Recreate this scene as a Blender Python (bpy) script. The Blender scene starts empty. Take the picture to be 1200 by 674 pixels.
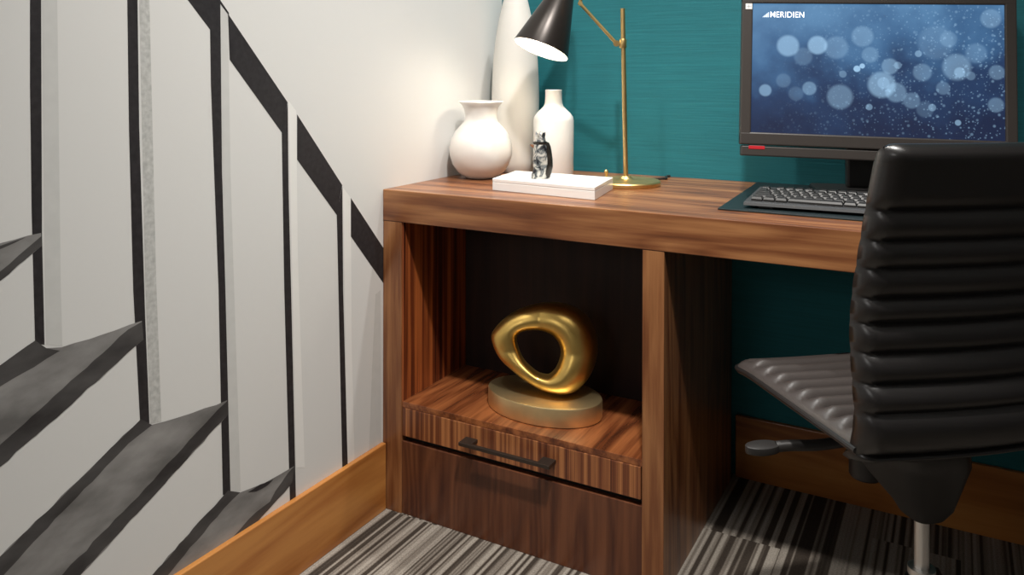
import bpy, bmesh, math, random
from mathutils import Vector, Matrix, noise
random.seed(7)
scn = bpy.context.scene
COL = scn.collection
V = Vector
WT = 0.0                                    # left wall face
def wall_y(x): return 0.5665 + 0.004 * (x - 0.7)   # teal wall behind the desk

# ---------------------------------------------------------------- node helpers
def new_mat(name):
    m = bpy.data.materials.new(name); m.use_nodes = True
    nt = m.node_tree; b = nt.nodes['Principled BSDF']
    return m, nt, b
def nd(nt, t, **kw):
    n = nt.nodes.new(t)
    for k, v in kw.items():
        if k.startswith('i_'): n.inputs[k[2:].replace('_', ' ')].default_value = v
        else: setattr(n, k, v)
    return n
def lk(nt, a, b): nt.links.new(a, b)
def ramp(nt, fac, stops, interp='LINEAR'):
    r = nt.nodes.new('ShaderNodeValToRGB'); r.color_ramp.interpolation = interp
    el = r.color_ramp.elements
    while len(el) < len(stops): el.new(0.5)
    for e, (p, c) in zip(el, stops):
        e.position = p; e.color = (*c, 1)
    lk(nt, fac, r.inputs['Fac']); return r.outputs['Color']
def mapped(nt, scale, rot=(0, 0, 0), loc=(0, 0, 0), out='Object'):
    tc = nd(nt, 'ShaderNodeTexCoord'); mp = nd(nt, 'ShaderNodeMapping')
    mp.inputs['Scale'].default_value = scale; mp.inputs['Rotation'].default_value = rot; mp.inputs['Location'].default_value = loc
    lk(nt, tc.outputs[out], mp.inputs['Vector']); return mp.outputs['Vector']
def bump(nt, b, h, strength, dist=0.002):
    bp = nd(nt, 'ShaderNodeBump'); bp.inputs['Strength'].default_value = strength; bp.inputs['Distance'].default_value = dist
    lk(nt, h, bp.inputs['Height']); lk(nt, bp.outputs['Normal'], b.inputs['Normal'])
def plain(name, col, rough=0.5, metal=0.0, coat=0.0, nscale=0, nstr=0.1, var=0.0, spec=None):
    m, nt, b = new_mat(name)
    b.inputs['Base Color'].default_value = (*col, 1); b.inputs['Roughness'].default_value = rough
    b.inputs['Metallic'].default_value = metal; b.inputs['Coat Weight'].default_value = coat
    if spec is not None: b.inputs['Specular IOR Level'].default_value = spec
    if nscale:
        n = nd(nt, 'ShaderNodeTexNoise'); n.inputs['Scale'].default_value = nscale; n.inputs['Detail'].default_value = 4
        lk(nt, mapped(nt, (1, 1, 1)), n.inputs['Vector'])
        bump(nt, b, n.outputs['Fac'], nstr)
        if var:
            lk(nt, ramp(nt, n.outputs['Fac'], [(0.3, tuple(c * (1 - var) for c in col)), (0.7, tuple(min(1, c * (1 + var)) for c in col))]), b.inputs['Base Color'])
    return m
def wood(name, axis, dark, mid, light, rough=0.35, s_across=26, s_along=1.3, loc=(0, 0, 0), coat=0.15, sharp=False, figure=3.0):
    """planks with grain along axis (0 x, 1 y, 2 z)"""
    m, nt, b = new_mat(name)
    sc = [s_across] * 3; sc[axis] = s_along
    fg = [figure * 2.2] * 3; fg[axis] = figure * 0.32
    n0 = nd(nt, 'ShaderNodeTexNoise'); n0.inputs['Scale'].default_value = 1; n0.inputs['Detail'].default_value = 2
    lk(nt, mapped(nt, tuple(fg), loc=loc), n0.inputs['Vector'])
    # cathedral figure: contour lines of a stretched noise
    mul = nd(nt, 'ShaderNodeMath', operation='MULTIPLY'); mul.inputs[1].default_value = 11.0
    lk(nt, n0.outputs['Fac'], mul.inputs[0])
    fr = nd(nt, 'ShaderNodeMath', operation='PINGPONG'); fr.inputs[1].default_value = 0.5
    lk(nt, mul.outputs[0], fr.inputs[0])
    n1 = nd(nt, 'ShaderNodeTexNoise'); n1.inputs['Scale'].default_value = 1; n1.inputs['Detail'].default_value = 5; n1.inputs['Roughness'].default_value = 0.62
    lk(nt, mapped(nt, tuple(sc), loc=loc), n1.inputs['Vector'])
    n2 = nd(nt, 'ShaderNodeTexNoise'); n2.inputs['Scale'].default_value = 5; n2.inputs['Detail'].default_value = 3
    lk(nt, mapped(nt, tuple(sc), loc=loc), n2.inputs['Vector'])
    a1 = nd(nt, 'ShaderNodeMath', operation='MULTIPLY_ADD'); a1.inputs[1].default_value = 0.10 if sharp else 0.32
    lk(nt, fr.outputs[0], a1.inputs[0]); lk(nt, n1.outputs['Fac'], a1.inputs[2])
    a2 = nd(nt, 'ShaderNodeMath', operation='MULTIPLY_ADD'); a2.inputs[1].default_value = 0.22
    lk(nt, n2.outputs['Fac'], a2.inputs[0]); lk(nt, a1.outputs[0], a2.inputs[2])
    c = ramp(nt, a2.outputs[0], [(0.46, dark), (0.64, mid), (0.86, light)] if not sharp else [(0.50, dark), (0.60, mid), (0.76, light)])
    lk(nt, c, b.inputs['Base Color']); b.inputs['Roughness'].default_value = rough
    b.inputs['Coat Weight'].default_value = coat; b.inputs['Coat Roughness'].default_value = 0.25
    bump(nt, b, n2.outputs['Fac'], 0.08, 0.001)
    return m

# ---------------------------------------------------------------- materials
WD, WM, WL = (0.072, 0.020, 0.007), (0.195, 0.068, 0.024), (0.36, 0.158, 0.060)
M_walnut_x = wood('walnut_long', 0, WD, WM, WL, loc=(3, 1, 2))
M_walnut_v = wood('walnut_upright', 2, WD, WM, WL, loc=(1, 5, 2))
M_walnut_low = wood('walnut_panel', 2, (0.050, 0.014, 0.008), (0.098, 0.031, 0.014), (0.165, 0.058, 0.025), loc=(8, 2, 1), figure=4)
M_walnut_in = wood('walnut_inside', 2, (0.045, 0.010, 0.005), (0.17, 0.036, 0.011), (0.46, 0.125, 0.032), loc=(2, 7, 3), s_across=64, s_along=0.6, sharp=True)
M_walnut_back_shade = wood('walnut_back_painted_shade', 2, (0.010, 0.004, 0.003), (0.016, 0.006, 0.004), (0.028, 0.010, 0.006), loc=(2, 7, 3), s_across=30, s_along=0.6, rough=0.7, coat=0)  # walnut darkened: the deep shade of the cubby back is put into the colour
M_zebra = wood('walnut_striped', 2, (0.085, 0.022, 0.009), (0.165, 0.048, 0.018), (0.42, 0.165, 0.058), loc=(4, 2, 6), s_across=85, s_along=0.35, sharp=True)
M_shelf = wood('walnut_shelf', 1, (0.050, 0.015, 0.007), (0.150, 0.043, 0.015), (0.34, 0.115, 0.038), loc=(4, 2, 6), s_across=30, s_along=1.5, rough=0.25)
M_base = wood('honey_wood', 1, (0.30, 0.096, 0.019), (0.46, 0.170, 0.038), (0.60, 0.260, 0.066), loc=(1, 2, 3), s_across=12, s_along=1.0, rough=0.4, figure=2)
M_base_x = wood('honey_wood_long', 0, (0.30, 0.096, 0.019), (0.46, 0.170, 0.038), (0.60, 0.260, 0.066), loc=(4, 2, 3), s_across=12, s_along=1.0, rough=0.4, figure=2)
M_wall = plain('white_wall_paint', (0.73, 0.725, 0.705), 0.7, nscale=60, nstr=0.04)
M_ceil = plain('ceiling_paint', (0.8, 0.79, 0.76), 0.9, nscale=50, nstr=0.03)
M_side = plain('side_wall_paint', (0.22, 0.21, 0.20), 0.9, nscale=50, nstr=0.03)
M_ink = plain('mural_black_paint', (0.022, 0.019, 0.021), 0.6, nscale=90, nstr=0.05, var=0.35)
M_pale = plain('mural_pale_paint', (0.62, 0.62, 0.60), 0.7, nscale=40, nstr=0.03, var=0.03)
M_white = plain('mural_white_paint', (0.84, 0.83, 0.80), 0.7, nscale=40, nstr=0.03, var=0.01)
M_chalk = plain('mural_smudged_paint', (0.52, 0.52, 0.50), 0.7, nscale=110, nstr=0.03, var=0.18)
def brushed(name, lo, hi):
    m, nt, b = new_mat(name)
    n = nd(nt, 'ShaderNodeTexNoise'); n.inputs['Scale'].default_value = 9; n.inputs['Detail'].default_value = 6
    lk(nt, mapped(nt, (1, 1, 2.2), rot=(0.75, 0, 0)), n.inputs['Vector'])
    lk(nt, ramp(nt, n.outputs['Fac'], [(0.3, lo), (0.7, hi)]), b.inputs['Base Color']); b.inputs['Roughness'].default_value = 0.65
    return m
M_tread = brushed('mural_grey_wash', (0.135, 0.13, 0.125), (0.34, 0.33, 0.32))
M_tread_d = brushed('mural_dark_wash', (0.026, 0.023, 0.023), (0.095, 0.09, 0.088))

def teal():
    m, nt, b = new_mat('teal_grasscloth')
    v = mapped(nt, (5, 5, 190))
    n = nd(nt, 'ShaderNodeTexNoise'); n.inputs['Scale'].default_value = 1; n.inputs['Detail'].default_value = 6; n.inputs['Roughness'].default_value = 0.6
    lk(nt, v, n.inputs['Vector'])
    n2 = nd(nt, 'ShaderNodeTexNoise'); n2.inputs['Scale'].default_value = 7; n2.inputs['Detail'].default_value = 3
    lk(nt, mapped(nt, (1, 1, 3)), n2.inputs['Vector'])
    ad = nd(nt, 'ShaderNodeMath', operation='MULTIPLY_ADD'); ad.inputs[1].default_value = 0.35
    lk(nt, n2.outputs['Fac'], ad.inputs[0]); lk(nt, n.outputs['Fac'], ad.inputs[2])
    lk(nt, ramp(nt, ad.outputs[0], [(0.35, (0.008, 0.140, 0.170)), (0.95, (0.013, 0.195, 0.228))]), b.inputs['Base Color'])
    b.inputs['Roughness'].default_value = 0.75
    bump(nt, b, n.outputs['Fac'], 0.25, 0.002); return m
M_teal = teal()

def carpet():
    m, nt, b = new_mat('striped_carpet')
    tc = nd(nt, 'ShaderNodeTexCoord'); sp = nd(nt, 'ShaderNodeSeparateXYZ'); lk(nt, tc.outputs['Object'], sp.inputs[0])
    # planks of yarn: stripe index across x, broken every so often along y
    blk = nd(nt, 'ShaderNodeMath', operation='MULTIPLY'); blk.inputs[1].default_value = 1 / 0.17; lk(nt, sp.outputs['X'], blk.inputs[0])
    bf = nd(nt, 'ShaderNodeMath', operation='FLOOR'); lk(nt, blk.outputs[0], bf.inputs[0])
    off = nd(nt, 'ShaderNodeMath', operation='MULTIPLY'); off.inputs[1].default_value = 0.37; lk(nt, bf.outputs[0], off.inputs[0])
    yy = nd(nt, 'ShaderNodeMath', operation='MULTIPLY_ADD'); yy.inputs[1].default_value = 1 / 0.55; lk(nt, sp.outputs['Y'], yy.inputs[0]); lk(nt, off.outputs[0], yy.inputs[2])
    yf = nd(nt, 'ShaderNodeMath', operation='FLOOR'); lk(nt, yy.outputs[0], yf.inputs[0])
    cx = nd(nt, 'ShaderNodeCombineXYZ')
    xs = nd(nt, 'ShaderNodeMath', operation='MULTIPLY'); xs.inputs[1].default_value = 72; lk(nt, sp.outputs['X'], xs.inputs[0])
    lk(nt, xs.outputs[0], cx.inputs[0])
    ym = nd(nt, 'ShaderNodeMath', operation='MULTIPLY'); ym.inputs[1].default_value = 7.3; lk(nt, yf.outputs[0], ym.inputs[0]); lk(nt, ym.outputs[0], cx.inputs[1])
    st = nd(nt, 'ShaderNodeTexNoise'); st.inputs['Scale'].default_value = 1; st.inputs['Detail'].default_value = 1.2; st.inputs['Roughness'].default_value = 0.6
    lk(nt, cx.outputs[0], st.inputs['Vector'])
    fine = nd(nt, 'ShaderNodeTexNoise'); fine.inputs['Scale'].default_value = 330; fine.inputs['Detail'].default_value = 2
    lk(nt, tc.outputs['Object'], fine.inputs['Vector'])
    c1 = ramp(nt, st.outputs['Fac'], [(0.40, (0.066, 0.052, 0.042)), (0.45, (0.10, 0.081, 0.066)), (0.495, (0.25, 0.214, 0.18)), (0.61, (0.43, 0.385, 0.332))])
    mx = nd(nt, 'ShaderNodeMixRGB', blend_type='MULTIPLY'); mx.inputs[0].default_value = 0.75
    lk(nt, c1, mx.inputs[1]); lk(nt, ramp(nt, fine.outputs['Fac'], [(0.3, (0.5, 0.5, 0.5)), (0.65, (1, 1, 1))]), mx.inputs[2])
    lk(nt, mx.outputs[0], b.inputs['Base Color']); b.inputs['Roughness'].default_value = 0.95
    b.inputs['Specular IOR Level'].default_value = 0.1
    bump(nt, b, fine.outputs['Fac'], 0.6, 0.004); return m
M_carpet = carpet()

M_ceramic = plain('white_ceramic', (0.82, 0.79, 0.75), 0.28, coat=0.4, nscale=14, nstr=0.02)
M_bottle = plain('white_bottle_glaze', (0.84, 0.82, 0.79), 0.3, coat=0.3, nscale=14, nstr=0.02)
M_ivory = plain('ivory_matt_ceramic', (0.74, 0.715, 0.665), 0.55, nscale=20, nstr=0.03)
M_box = plain('white_lacquer', (0.86, 0.85, 0.83), 0.35, coat=0.2, nscale=20, nstr=0.01)
M_brass = plain('aged_brass', (0.74, 0.52, 0.22), 0.38, metal=1, nscale=35, nstr=0.03, var=0.12)
M_gold = plain('gold_bronze', (0.85, 0.57, 0.17), 0.34, metal=1, nscale=9, nstr=0.05, var=0.16)
M_goldb = plain('brushed_gold_plinth', (0.84, 0.66, 0.36), 0.44, metal=1, nscale=12, nstr=0.04, var=0.12)
M_shade = plain('black_bronze_shade', (0.035, 0.029, 0.026), 0.32, metal=0.55, nscale=25, nstr=0.02)
M_shade_in = plain('white_shade_lining', (0.9, 0.88, 0.83), 0.5, nscale=25, nstr=0.01)
M_blackp = plain('black_plastic', (0.022, 0.020, 0.019), 0.42, nscale=200, nstr=0.03)
M_bezel = plain('charcoal_bezel_plastic', (0.050, 0.043, 0.039), 0.4, nscale=200, nstr=0.03)
M_key = plain('black_key_plastic', (0.020, 0.020, 0.020), 0.38, nscale=200, nstr=0.02)
M_kbd = plain('grey_keyboard_plastic', (0.042, 0.043, 0.045), 0.45, nscale=200, nstr=0.02)
M_pad = plain('dark_green_leather', (0.005, 0.012, 0.014), 0.45, nscale=160, nstr=0.06)
M_leather = plain('black_leather', (0.011, 0.0097, 0.0097), 0.31, nscale=320, nstr=0.06, spec=0.85)
M_seatl = plain('dark_brown_black_leather', (0.042, 0.034, 0.031), 0.40, nscale=320, nstr=0.08, spec=0.9)
M_chrome = plain('chrome', (0.86, 0.85, 0.83), 0.42, metal=1, nscale=10, nstr=0.01)
M_handle = plain('dark_bronze_handle', (0.07, 0.055, 0.045), 0.38, metal=0.7, nscale=60, nstr=0.03)
M_gap = plain('dark_recess', (0.012, 0.008, 0.006), 0.8, nscale=60, nstr=0.03)
M_red = plain('red_badge', (0.55, 0.02, 0.03), 0.4, nscale=60, nstr=0.02)
M_sticker = plain('white_sticker', (0.92, 0.91, 0.89), 0.5, nscale=60, nstr=0.02)
M_stline = plain('grey_sticker_print', (0.35, 0.35, 0.35), 0.5, nscale=60, nstr=0.02)
M_darkglass = plain('dark_smoky_enamel', (0.028, 0.024, 0.02), 0.25, metal=0.3, nscale=50, nstr=0.1, var=0.5)
def emis(name, col, s):
    m, nt, b = new_mat(name); b.inputs['Base Color'].default_value = (*col, 1)
    b.inputs['Emission Color'].default_value = (*col, 1); b.inputs['Emission Strength'].default_value = s; return m
M_bulb = emis('glowing_bulb', (1.0, 0.90, 0.74), 14)
M_logo = emis('lit_white_letters', (0.90, 0.94, 1.0), 0.95)
M_logo2 = emis('lit_pale_blue_mark', (0.62, 0.74, 0.90), 0.8)
def mottled():
    m, nt, b = new_mat('mottled_silver')
    n = nd(nt, 'ShaderNodeTexNoise'); n.inputs['Scale'].default_value = 62; n.inputs['Detail'].default_value = 3; n.inputs['Distortion'].default_value = 0.6
    lk(nt, mapped(nt, (1, 1, 1)), n.inputs['Vector'])
    lk(nt, ramp(nt, n.outputs['Fac'], [(0.40, (0.02, 0.022, 0.028)), (0.49, (0.20, 0.22, 0.23)), (0.56, (0.62, 0.60, 0.54)), (0.68, (0.85, 0.83, 0.78))]), b.inputs['Base Color'])
    b.inputs['Roughness'].default_value = 0.25; b.inputs['Metallic'].default_value = 0.35
    bump(nt, b, n.outputs['Fac'], 0.5, 0.004); return m
M_mottle = mottled()

def screen_mat():
    m, nt, b = new_mat('screen_picture')
    tc = nd(nt, 'ShaderNodeTexCoord')
    mp = nd(nt, 'ShaderNodeMapping'); mp.inputs['Scale'].default_value = (1.78, 1, 1); lk(nt, tc.outputs['UV'], mp.inputs['Vector'])
    uv = mp.outputs['Vector']
    sp = nd(nt, 'ShaderNodeSeparateXYZ'); lk(nt, tc.outputs['UV'], sp.inputs[0])
    n = nd(nt, 'ShaderNodeTexNoise'); n.inputs['Scale'].default_value = 2.6; n.inputs['Detail'].default_value = 4
    lk(nt, uv, n.inputs['Vector'])
    # height gradient of the wallpaper picture + clouds
    g = nd(nt, 'ShaderNodeMath', operation='MULTIPLY_ADD'); g.inputs[1].default_value = 0.75; lk(nt, sp.outputs['Y'], g.inputs[0])
    nn = nd(nt, 'ShaderNodeMath', operation='MULTIPLY_ADD'); nn.inputs[1].default_value = 0.9; nn.inputs[2].default_value = -0.36; lk(nt, n.outputs['Fac'], nn.inputs[0])
    lk(nt, nn.outputs[0], g.inputs[2])
    xg = nd(nt, 'ShaderNodeMath', operation='MULTIPLY_ADD'); xg.inputs[1].default_value = -0.16; lk(nt, sp.outputs['X'], xg.inputs[0]); lk(nt, g.outputs[0], xg.inputs[2])
    bg = ramp(nt, xg.outputs[0], [(0.0, (0.008, 0.017, 0.055)), (0.28, (0.015, 0.042, 0.115)), (0.52, (0.046, 0.130, 0.275)), (0.82, (0.105, 0.250, 0.45))])
    Z = [(230,130,30,.50),(316,128,26,.55),(370,135,32,.20),(445,103,29,.24),(467,155,22,.20),(523,188,22,.30),(613,205,24,.22),(707,190,36,.30),(650,120,46,.12),
         (165,255,17,.40),(218,228,20,.13),(294,250,19,.30),(382,274,34,.26),(500,240,36,.42),(540,262,27,.26),(583,285,22,.20),(430,195,9,.8),(445,187,7,.8),
         (465,303,9,.32),(815,205,20,.22),(812,298,20,.22),(800,50,26,.25),(685,110,22,.15),(275,160,25,.14),(255,265,20,.10),(640,305,10,.30),(710,348,8,.42),
         (602,152,9,.38),(760,150,27,.15),(545,185,10,.25),(390,210,10,.25),(620,310,22,.10),(715,205,14,.3),(505,235,16,.2),(670,250,18,.18),(745,215,12,.2)]
    acc = None
    for (x, y, r, br) in Z:
        u = (x - 124) / 712; v = 1 - (y - 11) / (360 + 30 * u)
        d = nd(nt, 'ShaderNodeVectorMath', operation='DISTANCE'); d.inputs[1].default_value = (u * 1.78, v, 0); lk(nt, uv, d.inputs[0])
        R = r / 375.0
        mr = nd(nt, 'ShaderNodeMapRange'); mr.interpolation_type = 'SMOOTHSTEP'
        mr.inputs['From Min'].default_value = R * 1.18; mr.inputs['From Max'].default_value = R * 0.82
        mr.inputs['To Min'].default_value = 0; mr.inputs['To Max'].default_value = br
        lk(nt, d.outputs['Value'], mr.inputs['Value'])
        if acc is None: acc = mr.outputs[0]
        else:
            a = nd(nt, 'ShaderNodeMath', operation='ADD'); lk(nt, acc, a.inputs[0]); lk(nt, mr.outputs[0], a.inputs[1]); acc = a.outputs[0]
    for sc, th, br in ((21, 0.19, 0.20), (33, 0.19, 0.24), (48, 0.17, 0.26)):                      # fine droplets
        vo = nd(nt, 'ShaderNodeTexVoronoi'); vo.inputs['Scale'].default_value = sc; lk(nt, uv, vo.inputs['Vector'])
        mr = nd(nt, 'ShaderNodeMapRange'); mr.inputs['From Min'].default_value = th * 1.5; mr.inputs['From Max'].default_value = th * 0.7
        mr.inputs['To Max'].default_value = br; lk(nt, vo.outputs['Distance'], mr.inputs['Value'])
        sc2 = nd(nt, 'ShaderNodeSeparateColor'); lk(nt, vo.outputs['Color'], sc2.inputs[0])
        th2 = nd(nt, 'ShaderNodeMath', operation='GREATER_THAN'); th2.inputs[1].default_value = 0.45; lk(nt, sc2.outputs[0], th2.inputs[0])
        pr = nd(nt, 'ShaderNodeMath', operation='MULTIPLY'); lk(nt, mr.outputs[0], pr.inputs[0]); lk(nt, th2.outputs[0], pr.inputs[1])
        pr2 = nd(nt, 'ShaderNodeMath', operation='MULTIPLY'); lk(nt, pr.outputs[0], pr2.inputs[0]); lk(nt, sp.outputs['X'], pr2.inputs[1])
        pr3 = nd(nt, 'ShaderNodeMath', operation='MULTIPLY_ADD'); pr3.inputs[1].default_value = 1.3; lk(nt, pr2.outputs[0], pr3.inputs[0]); lk(nt, acc, pr3.inputs[2])
        acc = pr3.outputs[0]
    mx = nd(nt, 'ShaderNodeMixRGB', blend_type='MIX'); lk(nt, acc, mx.inputs[0]); lk(nt, bg, mx.inputs[1]); mx.inputs[2].default_value = (0.40, 0.66, 0.93, 1)
    mx.use_clamp = True
    cl = nd(nt, 'ShaderNodeClamp'); lk(nt, acc, cl.inputs[0]); lk(nt, cl.outputs[0], mx.inputs[0])
    b.inputs['Base Color'].default_value = (0.01, 0.01, 0.012, 1); b.inputs['Roughness'].default_value = 0.35
    lk(nt, mx.outputs[0], b.inputs['Emission Color']); b.inputs['Emission Strength'].default_value = 1.0
    return m
M_screen = screen_mat()

# ---------------------------------------------------------------- mesh helpers (all in room coordinates)
def base_of(p):
    o = V((0, 0, 0))
    while p is not None: o = o + p.location; p = p.parent
    return o
def obj(name, bm, mats, parent=None, loc=None, smooth=False, angle=40):
    me = bpy.data.meshes.new(name)
    off = base_of(parent) + (V(loc) if loc is not None else V((0, 0, 0)))
    bmesh.ops.translate(bm, verts=bm.verts, vec=-off)
    bm.normal_update(); bm.to_mesh(me); bm.free()
    for m in (mats if isinstance(mats, (list, tuple)) else [mats]): me.materials.append(m)
    if smooth:
        for p in me.polygons: p.use_smooth = True
        try: me.set_sharp_from_angle(angle=math.radians(angle))
        except Exception: pass
    o = bpy.data.objects.new(name, me); COL.objects.link(o)
    if parent is not None: o.parent = parent
    if loc is not None: o.location = loc
    return o
def thing(name, label, cat, loc, group=None):
    o = bpy.data.objects.new(name, None); COL.objects.link(o); o.location = loc
    o.empty_display_size = 0.05
    o['label'] = label; o['category'] = cat
    if group: o['group'] = group
    return o
def tag(o, label, cat, group=None):
    o['label'] = label; o['category'] = cat
    if group: o['group'] = group
    return o
def struct(o): o['kind'] = 'structure'; return o
def add_box(bm, a, b, bev=0.0, seg=2, mi=0, mat4=None):
    r = bmesh.ops.create_cube(bm, size=1)
    vs = r['verts']
    a, b = V(a), V(b); c = (a + b) / 2; d = b - a
    for v in vs: v.co = V((v.co.x * d.x, v.co.y * d.y, v.co.z * d.z)) + c
    fs = set(f for v in vs for f in v.link_faces)
    for f in fs: f.material_index = mi
    if bev:
        es = list(set(e for v in vs for e in v.link_edges))
        rr = bmesh.ops.bevel(bm, geom=es, offset=bev, segments=seg, affect='EDGES', profile=0.5)
        vs = list(set(v for f in rr['faces'] for v in f.verts) | set(v for v in vs if v.is_valid))
        for f in rr['faces']: f.material_index = mi
    if mat4 is not None:
        for v in set(vs): v.co = mat4 @ v.co
    return vs
def box(a, b, bev=0.0, mat4=None, mi=0):
    bm = bmesh.new(); add_box(bm, a, b, bev, mi=mi, mat4=mat4); return bm
def add_prism(bm, pts, h0, h1, bev=0, mi=0, mat4=None):
    """polygon pts (x, y) extruded in z from h0 to h1"""
    lo = [bm.verts.new((p[0], p[1], h0)) for p in pts]; hi = [bm.verts.new((p[0], p[1], h1)) for p in pts]
    fs = [bm.faces.new(lo[::-1]), bm.faces.new(hi)]
    n = len(pts)
    for i in range(n): fs.append(bm.faces.new((lo[i], lo[(i + 1) % n], hi[(i + 1) % n], hi[i])))
    bmesh.ops.recalc_face_normals(bm, faces=fs)
    for f in fs: f.material_index = mi
    vs = lo + hi
    if bev:
        es = list(set(e for v in vs for e in v.link_edges))
        rr = bmesh.ops.bevel(bm, geom=es, offset=bev, segments=2, affect='EDGES', profile=0.5)
        vs = list(set(v for f in rr['faces'] for v in f.verts) | set(v for v in vs if v.is_valid))
    if mat4 is not None:
        for v in set(vs): v.co = mat4 @ v.co
    return vs
def frame(o, zdir, xhint=None):
    """matrix at o with local z along zdir"""
    z = V(zdir).normalized(); x = V(xhint) if xhint is not None else (V((0, 0, 1)) if abs(z.z) < 0.9 else V((1, 0, 0)))
    x = (x - z * x.dot(z)).normalized(); y = z.cross(x)
    return Matrix(((x.x, y.x, z.x, o[0]), (x.y, y.y, z.y, o[1]), (x.z, y.z, z.z, o[2]), (0, 0, 0, 1)))
def add_lathe(bm, prof, mat4, n=48, closed=False, mi=0):
    rings = []
    for r, z in prof:
        if r < 1e-6: rings.append([bm.verts.new(mat4 @ V((0, 0, z)))])
        else: rings.append([bm.verts.new(mat4 @ V((r * math.cos(2 * math.pi * k / n), r * math.sin(2 * math.pi * k / n), z))) for k in range(n)])
    fs = []
    pairs = list(zip(rings, rings[1:])) + ([(rings[-1], rings[0])] if closed else [])
    for A, B in pairs:
        for k in range(n):
            q = (k + 1) % n
            if len(A) == 1 and len(B) == 1: continue
            if len(A) == 1: fs.append(bm.faces.new((A[0], B[q], B[k])))
            elif len(B) == 1: fs.append(bm.faces.new((A[k], A[q], B[0])))
            else: fs.append(bm.faces.new((A[k], A[q], B[q], B[k])))
    bmesh.ops.recalc_face_normals(bm, faces=fs)
    for f in fs: f.material_index = mi
def lathe(prof, o, zdir=(0, 0, 1), n=48, closed=False):
    bm = bmesh.new(); add_lathe(bm, prof, frame(o, zdir), n, closed); return bm
def add_tube(bm, pts, r, n=12, caps=True, mi=0):
    pts = [V(p) for p in pts]; rings = []
    rs = r if isinstance(r, (list, tuple)) else [r] * len(pts)
    up = None
    for i, p in enumerate(pts):
        t = (pts[min(i + 1, len(pts) - 1)] - pts[max(i - 1, 0)]).normalized()
        if up is None: up = V((0, 0, 1)) if abs(t.z) < 0.9 else V((1, 0, 0))
        x = (up - t * up.dot(t)).normalized(); up = x; y = t.cross(x)
        rings.append([bm.verts.new(p + (x * math.cos(2 * math.pi * k / n) + y * math.sin(2 * math.pi * k / n)) * rs[i]) for k in range(n)])
    fs = []
    for A, B in zip(rings, rings[1:]):
        for k in range(n): fs.append(bm.faces.new((A[k], A[(k + 1) % n], B[(k + 1) % n], B[k])))
    if caps: fs.append(bm.faces.new(rings[0][::-1])); fs.append(bm.faces.new(rings[-1]))
    bmesh.ops.recalc_face_normals(bm, faces=fs)
    for f in fs: f.material_index = mi
def tube(pts, r, n=12):
    bm = bmesh.new(); add_tube(bm, pts, r, n); return bm
def smooth_path(pts, k=8):
    pts = [V(p) for p in pts]; out = []
    for i in range(len(pts) - 1):
        a = pts[max(i - 1, 0)]; b = pts[i]; c = pts[i + 1]; d = pts[min(i + 2, len(pts) - 1)]
        for j in range(k):
            t = j / k
            out.append(0.5 * ((2 * b) + (c - a) * t + (2 * a - 5 * b + 4 * c - d) * t * t + (3 * b - a - 3 * c + d) * t ** 3))
    out.append(pts[-1]); return out

# ---------------------------------------------------------------- camera (measured from the perspective)
YAW, PITCH, ROLL, FPX, PY = -0.5063, 0.004, 0.0021, 940.64, 92.07
CAM = V((1.1792, -1.5014, 1.0181))
fwd = V((math.sin(YAW) * math.cos(PITCH), math.cos(YAW) * math.cos(PITCH), -math.sin(PITCH)))
rt = V((math.cos(YAW), -math.sin(YAW), 0)); upv = rt.cross(fwd)
R = rt * math.cos(ROLL) + upv * math.sin(ROLL); U = upv * math.cos(ROLL) - rt * math.sin(ROLL)
cd = bpy.data.cameras.new('camera'); cam = bpy.data.objects.new('camera', cd); COL.objects.link(cam)
cam.matrix_world = Matrix(((R.x, U.x, -fwd.x, CAM.x), (R.y, U.y, -fwd.y, CAM.y), (R.z, U.z, -fwd.z, CAM.z), (0, 0, 0, 1)))
cd.sensor_width = 36; cd.sensor_fit = 'HORIZONTAL'; cd.lens = FPX / 1200 * 36; cd.shift_y = -(337 - PY) / 1200; cd.clip_start = 0.02
scn.camera = cam

# ---------------------------------------------------------------- the room
X1, Y0, H = 2.3, -2.7, 2.55
YB = lambda x: wall_y(x)
struct(obj('wall_left', box((-0.12, Y0, 0), (0, YB(0) + 0.10, H)), M_wall))
bm = bmesh.new(); add_prism(bm, [(0, YB(0)), (X1, YB(X1)), (X1, YB(X1) + 0.1), (0, YB(0) + 0.1)], 0, H); struct(obj('wall_back', bm, M_teal))
struct(obj('wall_right', box((X1, Y0, 0), (X1 + 0.12, YB(X1) + 0.1, H)), M_side))
struct(obj('wall_front', box((-0.12, Y0 - 0.12, 0), (X1 + 0.12, Y0, H)), M_side))
struct(obj('floor', box((-0.12, Y0 - 0.12, -0.1), (X1 + 0.12, YB(X1) + 0.1, 0)), M_carpet))
struct(obj('ceiling', box((-0.12, Y0 - 0.12, H), (X1 + 0.12, YB(X1) + 0.1, H + 0.1)), M_ceil))
HB = 0.1562
struct(obj('baseboard_left', box((0, Y0, 0), (0.0125, -0.0015, HB), 0.002), M_base))
bm = bmesh.new(); add_prism(bm, [(0.69, YB(0.69) - 0.013), (X1, YB(X1) - 0.013), (X1, YB(X1)), (0.69, YB(0.69))], 0, HB, 0.002); struct(obj('baseboard_back', bm, M_base_x))

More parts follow.
